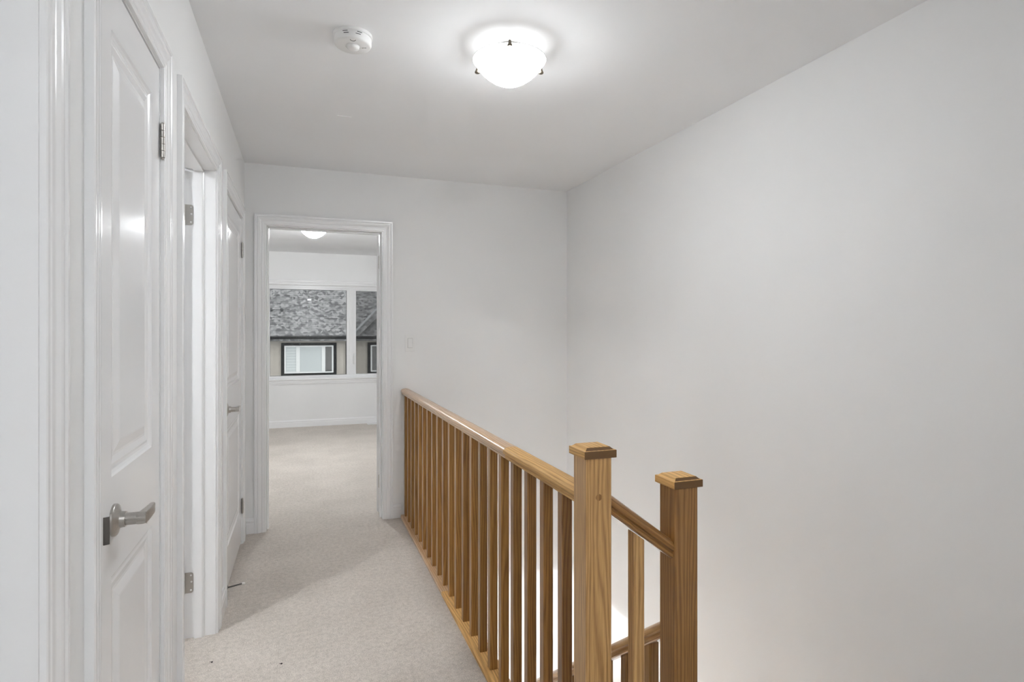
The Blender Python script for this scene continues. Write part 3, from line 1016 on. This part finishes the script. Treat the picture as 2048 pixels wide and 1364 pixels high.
for da, dz in ((-0.42, -0.0155), (0.36, -0.0155), (-0.36, -0.023), (0.28, -0.023)):
    bm = bmesh.new()
    for k in range(5):
        a = va + da + (k - 2) * 0.055
        p, q = on_rim(a - 0.0275, 0.0678), on_rim(a + 0.0275, 0.0678)
        tube(bm, (p[0], p[1], HC + dz), (q[0], q[1], HC + dz), 0.0013, n=6)
    obj('vent_slot', bm, 'darkslot', bd)
bm = bmesh.new()
c, s_ = math.cos(va), math.sin(va)
prev = None
for k in range(13):
    a = math.pi * k / 12
    lat = 0.0095 * math.cos(a); rad = 0.055 - 0.010 * math.sin(a)
    p = (sx + rad * c - lat * s_, sy + rad * s_ + lat * c, HC - 0.0425)
    if prev: tube(bm, prev, p, 0.0011, n=6)
    prev = p
obj('test_button_groove', bm, 'darkslot', bd)
for k in range(3):
    bm = bmesh.new()
    px, py = sx + 0.040 + (k - 1) * 0.0062 * 0.94, sy - 0.004 - (k - 1) * 0.0062 * 0.34
    lathe(bm, [(0.0, HC - 0.0431), (0.0019, HC - 0.0431), (0.0019, HC - 0.041)], px, py, 10)
    obj('sounder_hole', bm, 'lint', bd)

# ------------------------------------------------------------------ light switch
t = thing('light_switch', (0.729, YE, 1.19), 'white rocker light switch beside the bedroom doorway', 'light switch')
bm = bmesh.new(); box(bm, 0.692, 0.766, YE - 0.006, YE + 0.001, 1.187, 1.308, bev=0.002); pl = obj('plate', bm, 'plastic', t)
bm = bmesh.new(); box(bm, 0.7115, 0.7465, YE - 0.0068, YE - 0.003, 1.2135, 1.2815); obj('bezel_gap', bm, 'flash', pl)
bm = bmesh.new()
prism(bm, [(YE - 0.004, 1.2145), (YE - 0.0115, 1.2145), (YE - 0.0080, 1.2475), (YE - 0.0072, 1.2805), (YE - 0.004, 1.2805)], 0.7125, 0.7455, 'x'); obj('rocker', bm, 'plastic', pl)

# ------------------------------------------------------------------ floor register and lint
t = thing('floor_register', (1.02, 8.57, 0), 'small white floor vent by the bedroom baseboard', 'floor vent')
obj('frame', B(0.875, 1.165, 8.50, 8.615, 0.0, 0.007, bev=0.002), 'plastic', t)
for k in range(9):
    obj('slat', B(0.895 + k * 0.028, 0.907 + k * 0.028, 8.515, 8.60, 0.006, 0.0095), 'plastic', t)
for k, (x, y) in enumerate([(-0.342, 2.599), (-0.079, 2.493)]):
    bm = bmesh.new()
    lathe(bm, [(0, 0.0005), (0.004, 0.001), (0.0028, 0.004), (0, 0.005)], x, y, 7)
    tube(bm, (x - 0.009, y + 0.002, 0.003), (x + 0.004, y, 0.003), 0.0009, n=5)
    tag(obj('lint_speck', bm, 'lint', origin=(x, y, 0)), ['dark lint speck on the carpet near the open door frame', 'dark lint speck on the carpet at mid hallway'][k], 'debris', 'lint on the carpet')

# ------------------------------------------------------------------ the house across the street
HY = 28.0
EV = 1.17            # eave height
EY = HY - 0.40
hs = thing('neighbour_house', (1.0, HY, -6.0), 'beige town house with grey shingle roof across the street', 'house')
wl = obj('wall', B(-9, 14, HY, HY + 0.2, -6, EV - 0.05), 'siding', hs)
bm = bmesh.new()
x = -5.0
while x < 8.0:
    if not ((-0.95 < x < 1.52) or (2.84 < x < 5.3)):
        box(bm, x, x + 0.025, HY - 0.018, HY, -3, EV - 0.3)
    x += 0.20
bt = obj('siding_battens', bm, 'siding', wl); bt['kind'] = 'stuff'
obj('soffit', B(-9, 14, EY, HY, EV - 0.10, EV - 0.07), 'blacktrim', hs)
obj('gutter', B(-9, 14, EY - 0.12, EY + 0.01, EV - 0.16, EV - 0.03, bev=0.02), 'blacktrim', hs)
bm = bmesh.new()
tube(bm, (1.93, EY - 0.03, EV - 0.15), (1.93, HY - 0.05, EV - 0.42), 0.05, n=8)
tube(bm, (1.93, HY - 0.05, EV - 0.42), (1.93, HY - 0.05, -5), 0.045, n=8)
# (downspout elbow at the pane edge)
obj('downspout', bm, 'blacktrim', hs)
# main roof plane at 45 degrees, real stepped courses with random tabs
VX = 2.15            # eave start of the cross-gable valley
bm = bmesh.new()
prism(bm, [(EY - 0.05, EV - 0.05), (EY + 6.0, EV + 6.0), (EY + 6.0, EV + 5.8), (EY - 0.05, EV - 0.25)], -9, 14, 'x')
rf = obj('roof', bm, 'shingle', hs)
random.seed(11)
bm = bmesh.new()
def tab(bm, o, u, v, n, w, l, th):
    """thin wedge: o lower-left corner, u along the course, v up the slope, n outwards"""
    p = [o + n * th, o + u * w + n * th, o + u * w + v * l + n * 0.006, o + v * l + n * 0.006, o - n * 0.01, o + u * w - n * 0.01]
    q = [bm.verts.new(x_) for x_ in p]
    bm.faces.new((q[0], q[1], q[2], q[3]))
    bm.faces.new((q[4], q[5], q[1], q[0]))
    bm.faces.new((q[0], q[3], q[4])); bm.faces.new((q[1], q[5], q[2]))
vv = Vector((0, 1, 1)).normalized(); nn = Vector((0, -1, 1)).normalized(); uu = Vector((1, 0, 0))
EXP = 0.140
for c in range(34):
    x = -2.6 - random.random() * 0.3
    while x < 5.5:
        w_ = random.choice((0.14, 0.19, 0.25, 0.32))
        o = Vector((x, EY, EV)) + vv * (EXP * c) + nn * 0.004
        if x < VX + EXP * c * 0.7071:
            tab(bm, o, uu, vv, nn, w_ - 0.006, EXP + 0.01, random.choice((0.007, 0.010, 0.016)))
        x += w_
sh = obj('shingle_courses', bm, 'shingle', rf); sh['kind'] = 'stuff'
# cross gable: its left slope climbs towards +X and meets the main roof in a valley
bm = bmesh.new()
prism(bm, [(VX, EV - 0.05), (VX + 4.5, EV + 4.45), (VX + 4.5, EV + 4.2), (VX, EV - 0.3)], EY - 0.02, EY + 5.5, 'y')
gb = obj('cross_gable_roof', bm, 'shingle', hs)
bm = bmesh.new()
v2 = Vector((1, 0, 1)).normalized(); n2_ = Vector((-1, 0, 1)).normalized(); u2 = Vector((0, 1, 0))
for c in range(22):
    yy = EY - 0.02
    ymax = EY + EXP * c * 0.7071
    while yy < ymax:
        w_ = random.choice((0.14, 0.19, 0.25, 0.32))
        o = Vector((VX, yy, EV - 0.04)) + v2 * (EXP * c) + n2_ * 0.004
        tab(bm, o, u2, v2, n2_, w_ - 0.006, EXP + 0.01, random.choice((0.007, 0.010, 0.016)))
        yy += w_
sh = obj('shingle_courses', bm, 'shingle', gb); sh['kind'] = 'stuff'
bm = bmesh.new()
p0, p1 = Vector((VX, EY, EV)), Vector((VX + 3.5, EY + 3.5, EV + 3.5))
side = Vector((1, -1, 0)).normalized()
for off, rad in ((-0.09, 0.022), (0.09, 0.022)):
    tube(bm, p0 + side * off + Vector((0, 0, 0.05)), p1 + side * off + Vector((0, 0, 0.05)), rad, n=6)
q = [p0 - side * 0.09, p0 + side * 0.09, p1 + side * 0.09, p1 - side * 0.09]
lo = [bm.verts.new(a + Vector((0, 0, 0.035))) for a in q]; hi = [bm.verts.new(a + Vector((0, 0, 0.055))) for a in q]
bm.faces.new(lo); bm.faces.new(hi)
for k in range(4):
    bm.faces.new((lo[k], lo[(k + 1) % 4], hi[(k + 1) % 4], hi[k]))
obj('valley_flashing', bm, 'flash', gb)
for xx in (-1.36, -0.90):
    bm = bmesh.new()
    b0 = Vector((xx, EY + 1.10, EV + 1.05))
    lathe(bm, [(0.0, b0.z + 0.20), (0.055, b0.z + 0.20), (0.065, b0.z + 0.185), (0.065, b0.z + 0.10), (0.04, b0.z + 0.09), (0.04, b0.z - 0.05)], b0.x, b0.y, 12)
    obj('vent_pipe', bm, 'pipe', hs)

def house_window(x0, x1, z0, z1, bars, panes, label):
    yo = HY
    w = ringbox('window', x0, x1, z0, z1, 0.135, yo - 0.06, yo + 0.02, 'blacktrim', hs, 0.125)
    w['label'] = label
    ringbox('frame', x0 + 0.13, x1 - 0.13, z0 + 0.12, z1 - 0.12, 0.075, yo - 0.045, yo + 0.02, 'housevinyl', w, 0.06)
    for b0, b1 in bars:
        obj('mullion', B(b0, b1, yo - 0.045, yo + 0.02, z0 + 0.17, z1 - 0.17), 'housevinyl', w)
    for a0, a1, mt in panes:
        obj('pane', B(a0, a1, yo - 0.02, yo - 0.012, z0 + 0.17, z1 - 0.17), mt, w)
    return w
w = house_window(-0.905, 1.48, -0.665, 0.835, [(-0.27, -0.11), (0.83, 0.985)], [(-0.72, -0.27, 'blind'), (-0.11, 0.83, 'blind'), (0.985, 1.30, 'darkpane')], 'three part window with black surround')
bm = bmesh.new()
for k in range(9):
    box(bm, -0.68, -0.28, HY - 0.026, HY - 0.018, -0.47 + k * 0.125, -0.455 + k * 0.125)
obj('blind_slats', bm, 'housevinyl', w)
obj('sill_box', B(0.99, 1.27, HY - 0.035, HY - 0.018, -0.49, -0.42), 'pipe', w)
house_window(2.88, 5.26, -0.665, 0.835, [(3.5, 3.66), (4.6, 4.76)], [(3.06, 3.5, 'darkpane'), (3.66, 4.6, 'blind'), (4.76, 5.1, 'darkpane')], 'second window with black surround, half hidden')
tag(obj('ground_street', B(-40, 40, YBW + 0.3, 60, -6.1, -6.0), 'ground'), 'asphalt street far below the bedroom window', 'ground', kind='structure')
